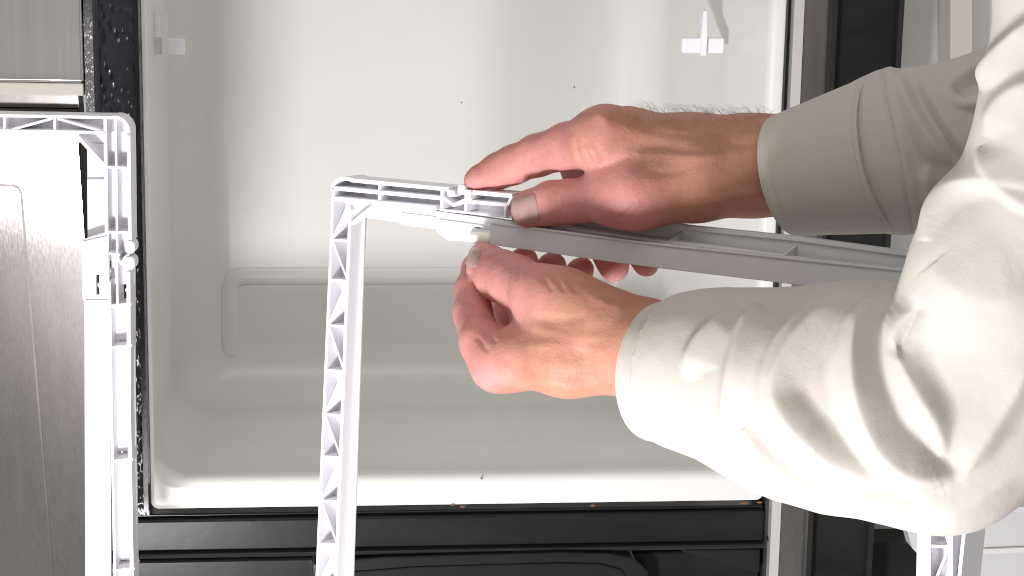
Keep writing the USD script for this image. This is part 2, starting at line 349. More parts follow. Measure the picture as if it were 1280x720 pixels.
for k in range(1, NW + 1):
    t = k / NW; d = 0.012 + (DEPTH - RB - 0.012) * t; e = t
    ring(ul_in + (ul_b - ul_in) * e, ur_in + (ur_b - ur_in) * e, wl_in - 0.004 * math.sin(math.pi * min(1, t * 3)) + (wl_b - wl_in) * e ** 1.2, WT, 0.024 + 0.012 * t, d)
for k in range(1, 8):
    a = math.pi / 2 * k / 7; i = RB * (1 - math.cos(a))
    ring(ul_b + i, ur_b - i, wl_b + i, WT - i, 0.036 - i * 0.4, DEPTH - RB + RB * math.sin(a))
N = len(rings[0]); V = A([p for r in rings for p in r]); F = []
for i in range(len(rings) - 1):
    for j in range(N):
        a, b = i * N + j, i * N + (j + 1) % N; F += [(a, b, b + N), (a, b + N, a + N)]
back = Polygon([p[:2] for p in rings[-1]])
tv, tf = trimesh.creation.triangulate_polygon(back, engine='earcut')
off = len(V); V = np.vstack([V, np.c_[tv, np.full(len(tv), DEPTH)]]); F = np.vstack([F, tf + off])
liner = trimesh.Trimesh(FR.world(V), F, process=False)
part(fr_t, 'liner', liner, LIN, smooth=35)
# raised bead pressed into the back wall (an angle: up the left, then along the top)
def bead(pts, w, h, frm, d):
    uv = [frm.at(x, y, d) for x, y in pts]; ls = LineString(uv).buffer(w / 2, cap_style=1, join_style=1)
    steps = []
    for k in range(7):
        a = math.pi / 2 * k / 6; steps.append((w / 2 * (1 - math.cos(a)), -h * math.sin(a)))
    return ls, steps
def tube_along(pts3, r, flat=1.0, n=14, axis=None):
    pts3 = A(pts3, float); out = m3.Manifold(); parts = []
    s = m3.Manifold.sphere(r, n)
    for i in range(len(pts3) - 1):
        parts.append(m3.Manifold.batch_hull([s.translate(pts3[i].tolist()), s.translate(pts3[i + 1].tolist())]))
    return m3.Manifold.batch_boolean(parts, m3.OpType.Add)
bp = [FR.at(x, y, DEPTH) for x, y in [(287, 441), (287, 362), (291, 349), (304, 345), (500, 345), (806, 342)]]
tb = tube_along([(u, w, 0) for u, w in bp], 0.0085)
v, f, _ = meshkit.arrays(tb); v = np.array(v); v[:, 2] = DEPTH + 0.0004 + v[:, 2] * 0.42
part(fr_t, 'pressed_bead', fix(FR.world(v), f), LIN, smooth=50)
# shelf mounts on the walls: a block with an upright fin
def mount(x0, x1, xf, y0, y1, d):
    u0, w1 = FR.at(x0, y0, d); u1, w0 = FR.at(x1, y1, d); uf = FR.at(xf, y0, d)[0]; wf = FR.at(xf, y0 - 34, d)[1]
    p = part(fr_t, 'shelf_mount', rbox(FR, u0, u1, w0, w1, d, d + 0.012, 0.0015), CLEAR, smooth=40)
    fn = Polygon([(uf - 0.0022, w0 - 0.0015), (uf + 0.0022, w0 - 0.0015), (uf + 0.0026, w1), (uf + 0.0014, wf), (uf - 0.0014, wf), (uf - 0.0026, w1)])
    part(p, 'fin', prism(FR, fn, d - 0.004, d + 0.010), CLEAR)
mount(188, 231, 206, 48, 69, 0.10); mount(853, 905, 879, 47, 67, 0.10)
# small dirt specks on the liner are part of it: tiny chips
for x, y in [(577, 128), (302, 447), (205, 146), (718, 109)]:
    u, w = FR.at(x, y, DEPTH); s = trimesh.creation.icosphere(1, 0.0008); vv = np.array(s.vertices) * (0.8, 1.3, 0.3) + (u, w, DEPTH - 0.0002)
    part(fr_t, 'dirt_speck', fix(FR.world(vv), s.faces), DIRT)
rs = np.random.default_rng(5)
RUST = mat('rust', (0.16, 0.08, 0.035), 0.8)
for x, y, sx in [(566, 631, 1.2), (602, 598, 0.8), (930, 629, 3.0), (950, 628, 2.2), (578, 633.5, 2.0), (741, 632, 1.6), (420, 636, 1.4)]:
    u, w = FR.at(x, y, 0.0); q = trimesh.creation.icosphere(2, 0.0009); vv = np.array(q.vertices); vv = vv * (1 + 0.5 * meshkit.noise(vv * 1500 + x, 2))[:, None] * (sx, 0.8, 0.35) + (u, w, 0.0)
    part(fr_t, 'rust_spot', fix(FR.world(vv), q.faces), RUST)
# pebbled black cabinet side left of the liner, grey edge further left
uA, _ = FR.at(117, 30); uB = uL - 0.0015
ptop = WT + 0.03
part(fr_t, 'pebbled_side', lbox(FR, FR.at(114, 300, 0.006)[0], uB, -0.004, ptop, 0.006, 0.05), PEB)
part(fr_t, 'edge_strip', lbox(FR, uB - 0.0035, uB, 0.0, ptop, 0.0015, 0.0058), BLACK2)
# black sill under the compartment, in steps
uE = FR.at(957, 650)[0]
uS = uL - 0.045
def sill(y0, y1, d0, d1, m, name, r=0.002, x1=uE, dref=None, x0=uS):
    w0 = FR.at(560, y1, d0)[1]; w1 = FR.at(560, y0, d0)[1]
    return part(fr_t, name, rbox(FR, x0, x1, w0, w1, d0, d1, r), m, smooth=40)
sill(644, 686, 0.004, 0.09, BLACK, 'sill_board', 0.003)
sill(637.5, 643, 0.010, 0.09, BLACK2, 'sill_gasket', 0.0012)
sill(687, 693, -0.003, 0.09, BLACK2, 'sill_bead', 0.002)
sill(694, 760, 0.012, 0.10, BLACK, 'sill_lower_board', 0.003)
# drawer front below the sill: raised rounded border that drops away at the right
dw = thing('drawer', 'black plastic drawer front with rounded raised border below the black sill', 'drawer', FR.world([(0, -0.06, 0)])[0])
part(dw, 'front', poly(FR, [(390, 704), (480, 697), (700, 691), (760, 692), (792, 698), (810, 714), (818, 790), (390, 790)], -0.008, 0.03, -0.008, 0.004), TRAY)
part(dw, 'inset_panel', poly(FR, [(430, 716), (520, 709), (700, 704), (750, 705), (776, 712), (788, 728), (794, 790), (430, 790)], -0.0095, -0.0078, -0.0095, 0.003), TRAY)
part(fr_t, 'sill_corner', poly(FR, [(842, 687), (950, 687), (949, 716), (915, 707), (880, 696)], -0.002, 0.0115, -0.002, 0.001), TRAY)

# right jamb of the opening: black gap, satin strip, scratched dark steel post, black gasket
jm = thing('door_jamb', 'upright jamb right of the liner with satin strip, dark steel post and black gasket', 'door jamb', FR.world([(uE, -0.1, 0)])[0])
wb = -0.16
def jstrip(xt, xb, d0, d1, m, name, r=0.001):        # between two photo columns given at the top (y 0) and bottom (y 690)
    pts = [(xt[0], -120), (xt[1], -120), (xb[1], 780), (xb[0], 780)]
    pts = [(xt[0] + (xb[0] - xt[0]) * y / 690, y) if i in (0, 3) else (xt[1] + (xb[1] - xt[1]) * y / 690, y) for i, y in ((0, -120), (1, -120), (2, 780), (3, 780))]
    return part(jm, name, poly(FR, pts, d0, d1, d0), m)
jstrip((986, 993), (953.5, 962), 0.010, 0.06, BLACK2, 'gap_seal')
jstrip((993.5, 1006), (962.5, 974), 0.0, 0.06, STEEL_L, 'satin_strip')
jstrip((1006.5, 1041), (974.5, 1008), 0.005, 0.06, STEEL_D, 'steel_post')
jstrip((1041.5, 1048), (1008.5, 1015), -0.002, 0.06, BLACK2, 'gasket_lip')
jstrip((1048.5, 1124), (1015.5, 1084), 0.006, 0.06, BLACK, 'gasket')
jstrip((1124.5, 1131), (1084.5, 1091), 0.0, 0.06, BLACK2, 'gasket_lip')
# opened door at the right: white inner liner with a bin
dr = thing('open_door', 'white inner side of the opened door with grey bin behind the sleeve', 'door', FR.world([(uE + 0.2, -0.1, 0.05)])[0])
part(dr, 'door_liner', poly(FR, [(1085, -150), (1400, -150), (1400, 800), (1085, 800)], 0.064, 0.084, 0.064), DOORW)
part(dr, 'door_post', poly(FR, [(1188, -150), (1215, -150), (1215, 110), (1188, 110)], 0.03, 0.062, 0.03, 0.003), BEIGE)
part(dr, 'lower_block', poly(FR, [(1070, 678), (1160, 678), (1160, 800), (1040, 800)], 0.03, 0.0635, 0.03, 0.004), BLACK)
ub, wbn = FR.at(1196, 640, -0.03)
cyl = trimesh.creation.cylinder(0.05, 0.07, sections=40); vv = np.array(cyl.vertices)[:, [0, 2, 1]] * (1, 1, 1)
u0, w0 = FR.at(1300, 560, 0.02); u1, w1 = FR.at(1190, 720, 0.02)
part(dr, 'bin_front', poly(FR, [(1128, 640), (1420, 636), (1420, 800), (1215, 800), (1168, 715), (1140, 685)], 0.012, 0.029, 0.012, 0.006), PLG)
part(dr, 'bin_rim', strip(FR, [(1150, 640), (1420, 634)], 0.005, 0.006, 0.0295, 0.006), PLG)
part(dr, 'bin_ledge', strip(FR, [(1230, 690), (1420, 682)], 0.004, 0.0085, 0.0118, 0.008), DOORW)

# ================================================================== stainless doors at the left
SF = Frame(P(50, 100, 1.45), (1, 0.02, 0), (0, 0, 1))
sd = thing('steel_door', 'brushed stainless upper door with bright edge and beige lower trim', 'door', SF.o)
u1, wbt = SF.at(103.5, 104)
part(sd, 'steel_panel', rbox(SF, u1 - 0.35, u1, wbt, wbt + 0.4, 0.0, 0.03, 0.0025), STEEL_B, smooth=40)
part(sd, 'bottom_trim', rbox(SF, u1 - 0.35, u1 - 0.0005, SF.at(50, 119, 0.004)[1], wbt - 0.0006, 0.003, 0.03, 0.001), BEIGE, smooth=40)
part(sd, 'side_edge', lbox(SF, u1 + 0.0006, SF.at(117, 60, 0.008)[0], wbt - 0.05, wbt + 0.4, 0.006, 0.03), PEBG)
SF0 = SF; tl = math.radians(11.2); SF = Frame(SF0.world([(0, SF0.at(50, 141, 0.02)[1], 0)])[0], SF0.ex, SF0.ez * math.cos(tl) - SF0.ed * math.sin(tl))
dp = thing('steel_panel_front', 'lower brushed stainless front with shallow round-cornered recess behind the leaning frame', 'appliance panel', SF.world([(0, -0.3, 0.03)])[0])
uq = SF.at(113, 400, 0.02)[0]; wq = SF.at(50, 141, 0.02)[1]
outer = sbox(uq - 0.36, wq - 0.5, uq, wq)
ur, wr = SF.at(26, 232, 0.02)
rec = sbox(ur - 0.3, wr - 0.6, ur, wr).buffer(-0.006).buffer(0.006)
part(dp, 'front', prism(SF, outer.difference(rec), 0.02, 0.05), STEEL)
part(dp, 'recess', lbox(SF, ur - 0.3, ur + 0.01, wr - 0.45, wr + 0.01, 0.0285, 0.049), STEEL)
rim = LineString([(ur, wr - 0.6), (ur, wr - 0.006), (ur - 0.002, wr - 0.002), (ur - 0.006, wr), (ur - 0.1, wr)]).buffer(0.0008)
part(dp, 'recess_rim', prism(SF, rim, 0.0195, 0.026), STEEL_D)
part(dp, 'shadow_gap', lbox(SF, uq - 0.36, uq, wq + 0.0005, SF.at(50, 118, 0.03)[1], 0.031, 0.05), STEEL_D)

# ================================================================== the two white plastic shelf frames
T = 0.017                           # thickness of the frame
# ---- held frame: top rail comes towards the viewer at the right
c0 = P(415, 222, 1.285); ex = norm(P(1150, 331, 1.07) - c0)
lo, hi = 0.9, 1.6
for _ in range(60):
    mid = (lo + hi) / 2; q = P(394, 720, mid) - c0
    if q @ ex > 0: hi = mid
    else: lo = mid
    # moving the point away from the viewer lowers its component along the rail (the rail points towards the viewer)
best = min(np.linspace(1.0, 1.6, 2401), key=lambda y: abs((P(394, 720, y) - c0) @ ex))
HF = Frame(c0, ex, c0 - P(394, 720, best))
print('frame leg depth', best)
hf = thing('shelf_frame', 'bright white plastic shelf frame with truss leg held by both hands', 'shelf frame', c0)
RW = 0.0017
# left leg
def lx(y): return 415 - 21 * (y - 222) / 498
yb = 790
part(hf, 'back_web', poly(HF, [(lx(226) + 1, 228), (443, 232), (443 - 18, yb), (lx(yb) + 1, yb)], T - 0.0045, T - 0.003, 0.0), PL)
part(hf, 'outer_rib', strip(HF, [(lx(232) + 2, 234), (lx(yb) + 2, yb)], 0.0021, 0, T, 0), PL)
part(hf, 'inner_rib', strip(HF, [(437.5, 262), (437.5 - 20.5, yb)], 0.0024, 0, T, 0), PL)
bars = [300, 350, 407, 463, 518, 571, 626, 680, 733, 786]
prev = 248
for i, y in enumerate(bars):
    xo, xi = lx(y) + 2, 437.5 - 20.5 * (y - 262) / (yb - 262)
    part(hf, 'cross_rib', strip(HF, [(xo, y), (xi, y + 1.5)], RW, 0.0006, T - 0.003, 0), PL)
    xo0, xi0 = lx(prev) + 3, 437.5 - 20.5 * (prev - 262) / (yb - 262) - 1
    a, b = ((xi0, prev + 1), (xo + 1, y - 1)) if i % 2 == 0 else ((xo0, prev + 1), (xi - 1, y - 1))
    part(hf, 'diagonal_rib', strip(HF, [a, b], 0.0015, 0.0006, T - 0.003, 0), PL)
    prev = y
# rounded corner and top rail (pixel rows of the three long ribs)
def top(x): return 224 + (x - 430) * (243.5 - 224) / (640 - 430)
L1, L2, L3 = (lambda x: top(x) + 0.5), (lambda x: top(x) + 12.5), (lambda x: top(x) + 25.5)
part(hf, 'top_rib', strip(HF, curve([(lx(236) + 2, 238), (417, 229), (424, 224.5), (440, L1(440))], 5).tolist() + [(565, L1(565))], 0.0026, 0, T, 0), PL)
part(hf, 'top_rib', strip(HF, [(587, L1(587) + 1), (640, L1(640) + 1)], 0.0027, 0, T, 0), PL)
part(hf, 'middle_rib', strip(HF, [(417, L2(417)), (552, L2(552))], 0.0026, 0, T, 0), PL)
part(hf, 'middle_rib', strip(HF, [(582, L2(582) + 1), (634, L2(634) + 1)], 0.0022, 0, T, 0), PL)
part(hf, 'lower_rib', strip(HF, [(418, L3(418)), (545, L3(545))], 0.0028, 0, T, 0), PL)
part(hf, 'lower_rib', strip(HF, [(545, L3(545) + 3), (635, L3(635) + 4)], 0.0014, 0.004, T, 0), PL)
part(hf, 'rail_web', poly(HF, [(418, 228), (634, 243), (634, 272), (418, 250)], T - 0.0045, T - 0.003, 0), PL)
for x in (474, 552, 582):
    part(hf, 'rail_cross_rib', strip(HF, [(x, L1(x)), (x - 0.5, L3(x))], 0.0022, 0.0004, T - 0.003, 0), PL)
part(hf, 'rail_end_rib', strip(HF, [(639.5, L1(639) + 1), (634, L2(634) + 1)], 0.0018, 0.0002, T, 0), PL)
part(hf, 'rail_end_rib', strip(HF, [(631.5, L2(631) + 1), (630.5, L3(630) + 4)], 0.0018, 0.0002, T, 0), PL)
# spring clip: two knobs and a V
kn = []
for x, y, r, hx, hy in ((566, 241.5, 0.0016, 0.0014, 0.0005), (579, 237, 0.0012, 0.0016, 0.0018), (587, 243.5, 0.0012, 0.0012, 0.0020)):
    u, w = HF.at(x, y, 0)
    kn.append(prism(HF, sbox(u - hx, w - hy, u + hx, w + hy).buffer(r), -0.002, 0.011))
for k in kn: part(hf, 'clip_knob', k, PL, smooth=40)
part(hf, 'spring_clip', strip(HF, [(552, 246), (556, 249), (566, 256.5), (578, 251), (584, 249.5)], 0.0020, 0.0003, T - 0.004, 0), PL)
# ledge hanging in front below the rail, in steps, with a slot
led = Polygon([HF.at(x, y, 0.004) for x, y in [(437, L3(437) - 1), (545, L3(545) - 1), (541, 263), (640, 277), (640, 284), (616, 284), (616, 304), (560, 300), (547, 291), (545, 286), (501, 281), (500, 278), (457, 272), (446, 274), (437, 280)]]).buffer(0)
slot = Polygon([HF.at(x, y, 0.004) for x, y in [(590, 282.8), (613, 285.2), (613, 287.4), (596, 286)]])
part(hf, 'shelf_ledge', prism(HF, led.difference(slot), 0.0035, 0.0095), PL)
part(hf, 'ledge_step', poly(HF, [(502, 266), (545, 271), (545, 285), (502, 280)], 0.0028, 0.0034, 0.003), PL)
part(hf, 'ledge_step', poly(HF, [(549, 274), (614, 283), (590, 283), (590, 287), (614, 289), (613, 299), (562, 297), (550, 289)], 0.0026, 0.0034, 0.003), PL)
part(hf, 'corner_gusset', strip(HF, [(438, 280), (452, 268), (474, 251)], 0.0018, 0.0002, 0.006, 0), PL)
# rounded end peg under the rail
ue, we = HF.at(591, 297.5, 0.0); ue2, we2 = HF.at(612, 298.5, 0.0)
s = m3.Manifold.sphere(0.0038, 24)
h = m3.Manifold.batch_hull([s.translate((ue, we, 0.002)), s.translate((ue2, we2, 0.002)), s.translate((ue, we, 0.010)), s.translate((ue2, we2, 0.010))]); v, f, _ = meshkit.arrays(h)
part(hf, 'end_peg', fix(HF.world(v), f), PL2, smooth=40)
# rail goes on inside the grey cover to the right leg
part(hf, 'rail_core', poly(HF, [(640, 276), (1190, 351), (1190, 357), (640, 284)], 0.003, T - 0.005, 0), PL)
# right leg
ycor = 352
rx = lambda y, x0, x1: x0 + (x1 - x0) * (y - 640) / 80
part(hf, 'right_back_web', poly(HF, [(1152, 350), (1195, 352), (1191, 790), (1143, 790)], T - 0.0045, T - 0.003, 0), PL)
part(hf, 'right_inner_rib', poly(HF, [(1153, 352), (1169, 352), (1162, 790), (1144, 790)], 0.0, T, 0), PL)
part(hf, 'right_outer_rib', poly(HF, [(1189, 352), (1195, 352), (1190, 790), (1184, 790)], 0.0, T, 0), PL)
prev = 360
for i, y in enumerate(range(420, 800, 60)):
    y = y + 23
    part(hf, 'cross_rib', strip(HF, [(rx(y, 1164, 1161), y), (rx(y, 1190, 1186), y + 1)], RW, 0.0006, T - 0.003, 0), PL)
    a, b = ((rx(prev, 1166, 1163), prev + 2), (rx(y, 1188, 1184), y - 2)) if i % 2 == 0 else ((rx(prev, 1188, 1184), prev + 2), (rx(y, 1166, 1163), y - 2))
    part(hf, 'diagonal_rib', strip(HF, [a, b], 0.0015, 0.0006, T - 0.003, 0), PL)
    prev = y
uo, _ = HF.at(1196, 640, 0); uo2, _ = HF.at(1204, 640, 0)
_, wt = HF.at(1196, 352, 0); _, wbm = HF.at(1190, 800, 0)
part(hf, 'right_flange', lbox(HF, uo + 0.0035, uo + 0.0055, wt, wbm, 0.002, 0.036), PL)
part(hf, 'right_flange_web', lbox(HF, uo - 0.002, uo + 0.0036, wt, wbm, T - 0.0045, T - 0.003), PL)

# ---- grey U-channel cover being pressed on the rail
GF = Frame(HF.o - HF.ed * 0.004, HF.ex, HF.ez)
gc = thing('rail_cover', 'long grey plastic channel cover being fitted over the white rail', 'rail cover', P(615, 290, 1.2))
fp = [(616.5, 277.5), (800, 302), (1020, 325.5), (1180, 342), (1180, 378), (1020, 357.5), (800, 331), (616.5, 305)]
part(gc, 'front_wall', poly(GF, fp, -0.0035, -0.0005, 0, 0.0006), PLG)
BW = 0.021
u0, _ = GF.at(640, 290); u1, _ = GF.at(1180, 350)
wl0 = GF.at(1180, 366)[1]
def gw(x, ya): return GF.at(x, ya)[1]
bt = [(GF.at(x, y, BW)) for x, y in [(640, 252), (862, 281.5), (1180, 320)]]
lo_l = [GF.at(x, y, 0) for x, y in [(1180, 376), (800, 329), (616.5, 303)]]
part(gc, 'back_wall', prism(GF, Polygon(bt + lo_l), BW, BW + 0.0028), PLG)
flo = Polygon([GF.at(x, y, 0) for x, y in [(616.5, 290), (800, 319), (1180, 362), (1180, 376), (800, 329), (616.5, 303)]])
part(gc, 'channel_floor', prism(GF, flo, -0.0005, BW), PLG)
part(gc, 'front_lip', strip(GF, [(617, 278.5), (800, 303), (1020, 326.5), (1180, 343)], 0.0014, -0.0044, 0.0003, -0.004), PLG)
part(gc, 'back_lip', strip(GF, [(862, 284.5), (1000, 298.5), (1180, 323)], 0.0028, BW - 0.0016, BW + 0.0026, BW), PLG)
for x in (830, 975, 1125):
    uu, wa = GF.at(x, 303.5 + (x - 800) * 0.106, 0); wb2 = GF.at(x + 12, 290 + (x + 12 - 862) * 0.121, BW)[1]; wlow = wa - 0.010; h_ = 0.0009
    q = A([(uu + sx * h_, w_, d_) for sx in (-1, 1) for w_, d_ in ((wa, 0), (wb2, BW), (wlow, 0), (wlow, BW))])
    hh = trimesh.convex.convex_hull(q); part(gc, 'channel_rib', fix(GF.world(np.array(hh.vertices)), hh.faces), PLG)

# ---- second frame hanging at the left
LF = Frame(P(160, 146, 1.33), (1, -0.03, 0), P(160, 146, 1.33) - P(167, 720, 1.33))
lf = thing('shelf_frame', 'white plastic shelf frame standing at the left before the steel door', 'shelf frame', P(160, 146, 1.33))
def vx(x, y): return x + 7 * (y - 150) / 570
def vstrip(name, x, y0, y1, w, d0=0, d1=T, m=PL): part(lf, name, strip(LF, [(vx(x, y0), y0), (vx(x, y1), y1)], w, d0, d1, 0), m)
part(lf, 'top_rib', strip(LF, [(-160, 141), (0, 144.5), (140, 147)] + curve([(140, 147), (152, 149), (159.5, 158), (160.5, 170)], 5).tolist(), 0.0021, 0, T, 0), PL)
part(lf, 'top_inner_rib', strip(LF, [(-160, 160.5), (0, 163.5), (132, 166)], 0.0021, 0, T, 0), PL)
part(lf, 'top_web', poly(LF, [(-160, 139), (150, 145), (150, 168), (-160, 162)], T - 0.0045, T - 0.003, 0), PL)
part(lf, 'top_flange', poly(LF, [(-160, 165), (132, 169), (132, 182), (-160, 178)], T - 0.004, T - 0.001, 0), PL)
xs = [-132, -64, 5, 68, 131]
for i in range(len(xs)):
    x = xs[i]; yo = 145 + x * 0.018; yi = 164 + x * 0.016
    if i < 4: part(lf, 'cross_rib', strip(LF, [(x, yo), (x, yi)], RW, 0.0006, T - 0.003, 0), PL)
    if i:
        xp = xs[i - 1]; a, b = ((xp + 3, yi - 1), (x - 3, yo + 2)) if i % 2 == 1 else ((xp + 3, yo + 1), (x - 2, yi - 1))
        part(lf, 'diagonal_rib', strip(LF, [a, b], RW, 0.0006, T - 0.003, 0), PL)
vstrip('inner_rib', 131.5, 146, 292, 0.0024); vstrip('middle_rib', 144.5, 147, 312, 0.0016); vstrip('outer_rib', 160.5, 166, 302, 0.0024)
part(lf, 'leg_web', poly(LF, [(131, 148), (161, 152), (vx(161, 360), 360), (vx(131, 360), 360)], T - 0.0045, T - 0.003, 0), PL)
for y in (209, 290):
    part(lf, 'cross_rib', strip(LF, [(131, y), (161, y + 1)], RW, 0.0004, T - 0.003, 0), PL)
part(lf, 'corner_gusset', strip(LF, [(96, 170), (132, 209)], 0.0024, 0.0002, 0.010, 0), PL)
# leg's flat inner side, in steps
part(lf, 'leg_flange', poly(LF, [(103, 181), (131, 184), (132, 229), (103.5, 229)], T - 0.004, T - 0.001, 0), PL)
part(lf, 'leg_flange', poly(LF, [(104, 227.5), (132, 227.5), (136, 330), (105, 330)], T - 0.006, T - 0.001, 0), PL)
wing = Polygon([LF.at(x, y, 0.004) for x, y in [(136, 289), (137, 350), (140, 790), (107, 790), (106, 378), (103.5, 372), (102.5, 300), (116, 295)]])
sl = Polygon([LF.at(x, y, 0.004) for x, y in [(120.5, 343), (124.5, 343), (124.8, 368), (120.8, 368)]])
part(lf, 'leg_plate', prism(LF, wing.difference(sl), 0.003, 0.006), PL)
part(lf, 'leg_plate_step', poly(LF, [(103, 302), (134, 295), (136, 338), (104, 340)], 0.0018, 0.0029, 0.002), PL)
part(lf, 'leg_plate_step', poly(LF, [(106.5, 375), (137, 375), (139, 790), (108.5, 790)], 0.0022, 0.0029, 0.002), PL)
# clip on the outer edge
for x, y, r in ((162.5, 309, 0.0034), (162, 329, 0.0036)):
    u, w = LF.at(x, y, 0); part(lf, 'clip_knob', prism(LF, LineString([(u, w + 0.001), (u, w - 0.001)]).buffer(r), -0.001, 0.011), PL, smooth=40)
part(lf, 'spring_clip', strip(LF, [(146, 312), (147, 322), (151, 330), (156, 322), (161, 318)], 0.0016, 0.0003, T - 0.004, 0), PL)
part(lf, 'cross_rib', strip(LF, [(135, 317), (150, 319)], RW, 0.0004, T - 0.003, 0), PL)
vstrip('middle_rib', 144, 330, 380, 0.0015)
part(lf, 'outer_rib', strip(LF, [(160.5, 340), (161, 500), (166, 790)], 0.0026, 0, T, 0), PL)
part(lf, 'inner_rib', strip(LF, [(137, 352), (139, 500), (145, 790)], 0.0018, 0, T, 0), PL)
for y in (381, 433, 575, 712): part(lf, 'cross_rib', strip(LF, [(vx(134, y), y + 2), (vx(161, y), y - 1)], 0.0020, 0.0004, T, 0), PL)
for a, b in ((384, 430), (437, 571), (579, 708), (716, 790)):
    part(lf, 'channel_back', poly(LF, [(vx(136, a), a), (vx(160, a), a), (vx(160, b), b), (vx(136, b), b)], T - 0.0045, T - 0.003, 0), PL)

# ================================================================== the person: two hands and forearms, shirt sleeves
person = thing('person', 'person in beige long-sleeved work shirt fitting the grey cover with both hands', 'person', P(1100, 420, 1.0))
def J(px, py, Y, r): return P(px, py, Y), r * Y / FPX * 1.02
def chain(G, js, k=0.004, D=None):
    D = G.full() if D is None else D
    for (a, ra), (b, rb) in zip(js[:-1], js[1:]): G.add(D, a, b, ra, rb, k)
    return D
def hand(lo, hi, palm, fingers, h=0.0016, kp=0.010, kf=0.010):
    G = Grid(lo, hi, h); D = G.full()
    for ch in palm: chain(G, ch, kp, D)
    out = D.copy()
    for js in fingers:
        kk = js[0] if isinstance(js[0], float) else kf; c = chain(G, [j for j in js if not isinstance(j, float)])
        out = np.minimum(out, smin(D, c, kk))
    t = G.mesh(out); t = trimesh.Trimesh(t.vertices, t.faces, process=False)
    comp = t.split(only_watertight=False); t = max(comp, key=lambda c: len(c.faces))
    return relax(t, 6)
def YH(px, py, d=0.0):              # distance of the held frame's plane at a photo point
    u, w = HF.at(px, py, d); return HF.world([(u, w, d)])[0][1]

# ---- far hand: back of the hand up, thumb on the near side of the rail, the index finger behind its top edge
a = YH(650, 265); b = YH(780, 280)
far_palm = [
    [J(1150, 196, b - 0.035, 66), J(1000, 208, b + 0.000, 59), J(938, 207, b + 0.010, 56)],
    [J(1150, 196, b - 0.015, 60), J(1000, 205, b + 0.015, 56), J(938, 203, b + 0.022, 52)],
    [J(938, 203, b + 0.010, 54), J(865, 195, b + 0.012, 46), J(757, 174, b + 0.004, 36)],        # index metacarpal
    [J(938, 203, b + 0.020, 52), J(870, 192, b + 0.027, 44), J(784, 170, b + 0.024, 31)],        # middle
    [J(938, 206, b + 0.028, 50), J(880, 198, b + 0.042, 40), J(812, 184, b + 0.042, 29)],        # ring
    [J(938, 210, b + 0.034, 46), J(890, 205, b + 0.055, 36), J(842, 200, b + 0.058, 26)],        # little
    [J(938, 222, b + 0.000, 48), J(868, 230, b - 0.004, 44), J(795, 244, b - 0.010, 36)],        # thumb base
    [J(868, 215, b + 0.004, 48), J(794, 224, b + 0.002, 32)],
]
far_fingers = [
    [0.016, J(757, 173, b + 0.004, 34), J(710, 183, a - 0.012, 29), J(672, 194, a + 0.008, 25.5), J(642, 206, a + 0.018, 23.5), J(622, 214, a + 0.023, 21.5), J(598, 222, a + 0.024, 14), J(590, 226, a + 0.024, 10)],
    [0.012, J(784, 170, b + 0.024, 30), J(722, 208, a + 0.040, 21), J(738, 285, a + 0.044, 19), J(766, 328, a + 0.036, 19), J(768, 335, a + 0.034, 17.5)],
    [0.012, J(812, 184, b + 0.042, 28), J(762, 215, b + 0.060, 20), J(782, 290, b + 0.056, 18), J(806, 322, b + 0.042, 18), J(808, 331, b + 0.040, 15)],
    [0.012, J(842, 200, b + 0.058, 25), J(810, 225, b + 0.074, 18), J(825, 285, b + 0.068, 16), J(842, 305, b + 0.055, 14)],
    [0.018, J(795, 244, b - 0.010, 36), J(762, 247, a - 0.042, 31), J(735, 250, a - 0.031, 26.5), J(712, 252, a - 0.023, 27), J(690, 254, a - 0.016, 27), J(664, 261, a - 0.009, 23), J(660, 263, a - 0.010, 20)],
]
lo = P(560, 420, 1.30).copy(); pts = A([q for ch in far_palm + [[x for x in f if not isinstance(x, float)] for f in far_fingers] for q, r in ch])
far = hand(pts.min(0) - 0.035, pts.max(0) + 0.035, far_palm, far_fingers)

# ---- near hand: seen from the thumb side, thumb and index pinching the peg end from below
c = YH(604, 306); e = 1.105
near_palm = [
    [J(1000, 470, 1.000, 74), J(880, 450, 1.055, 62), J(800, 437, e - 0.018, 55)],
    [J(1000, 470, 1.030, 70), J(880, 448, 1.080, 60), J(800, 434, e + 0.006, 54)],
    [J(800, 440, e - 0.012, 54), J(710, 448, e + 0.000, 46), J(640, 450, e + 0.022, 35), J(622, 455, e + 0.030, 30)],     # index metacarpal
    [J(800, 440, e + 0.004, 52), J(720, 445, e + 0.022, 42), J(655, 445, e + 0.048, 30)],        # middle
    [J(800, 437, e + 0.016, 48), J(730, 435, e + 0.038, 38), J(678, 432, e + 0.062, 27)],
    [J(800, 432, e + 0.024, 44), J(745, 425, e + 0.050, 34), J(705, 418, e + 0.072, 25)],
    [J(800, 420, e - 0.004, 46), J(752, 402, e - 0.004, 41), J(705, 380, e + 0.012, 36)],        # thumb base
    [J(760, 425, e + 0.006, 50), J(700, 425, e + 0.028, 38), J(668, 425, e + 0.046, 30)],
]
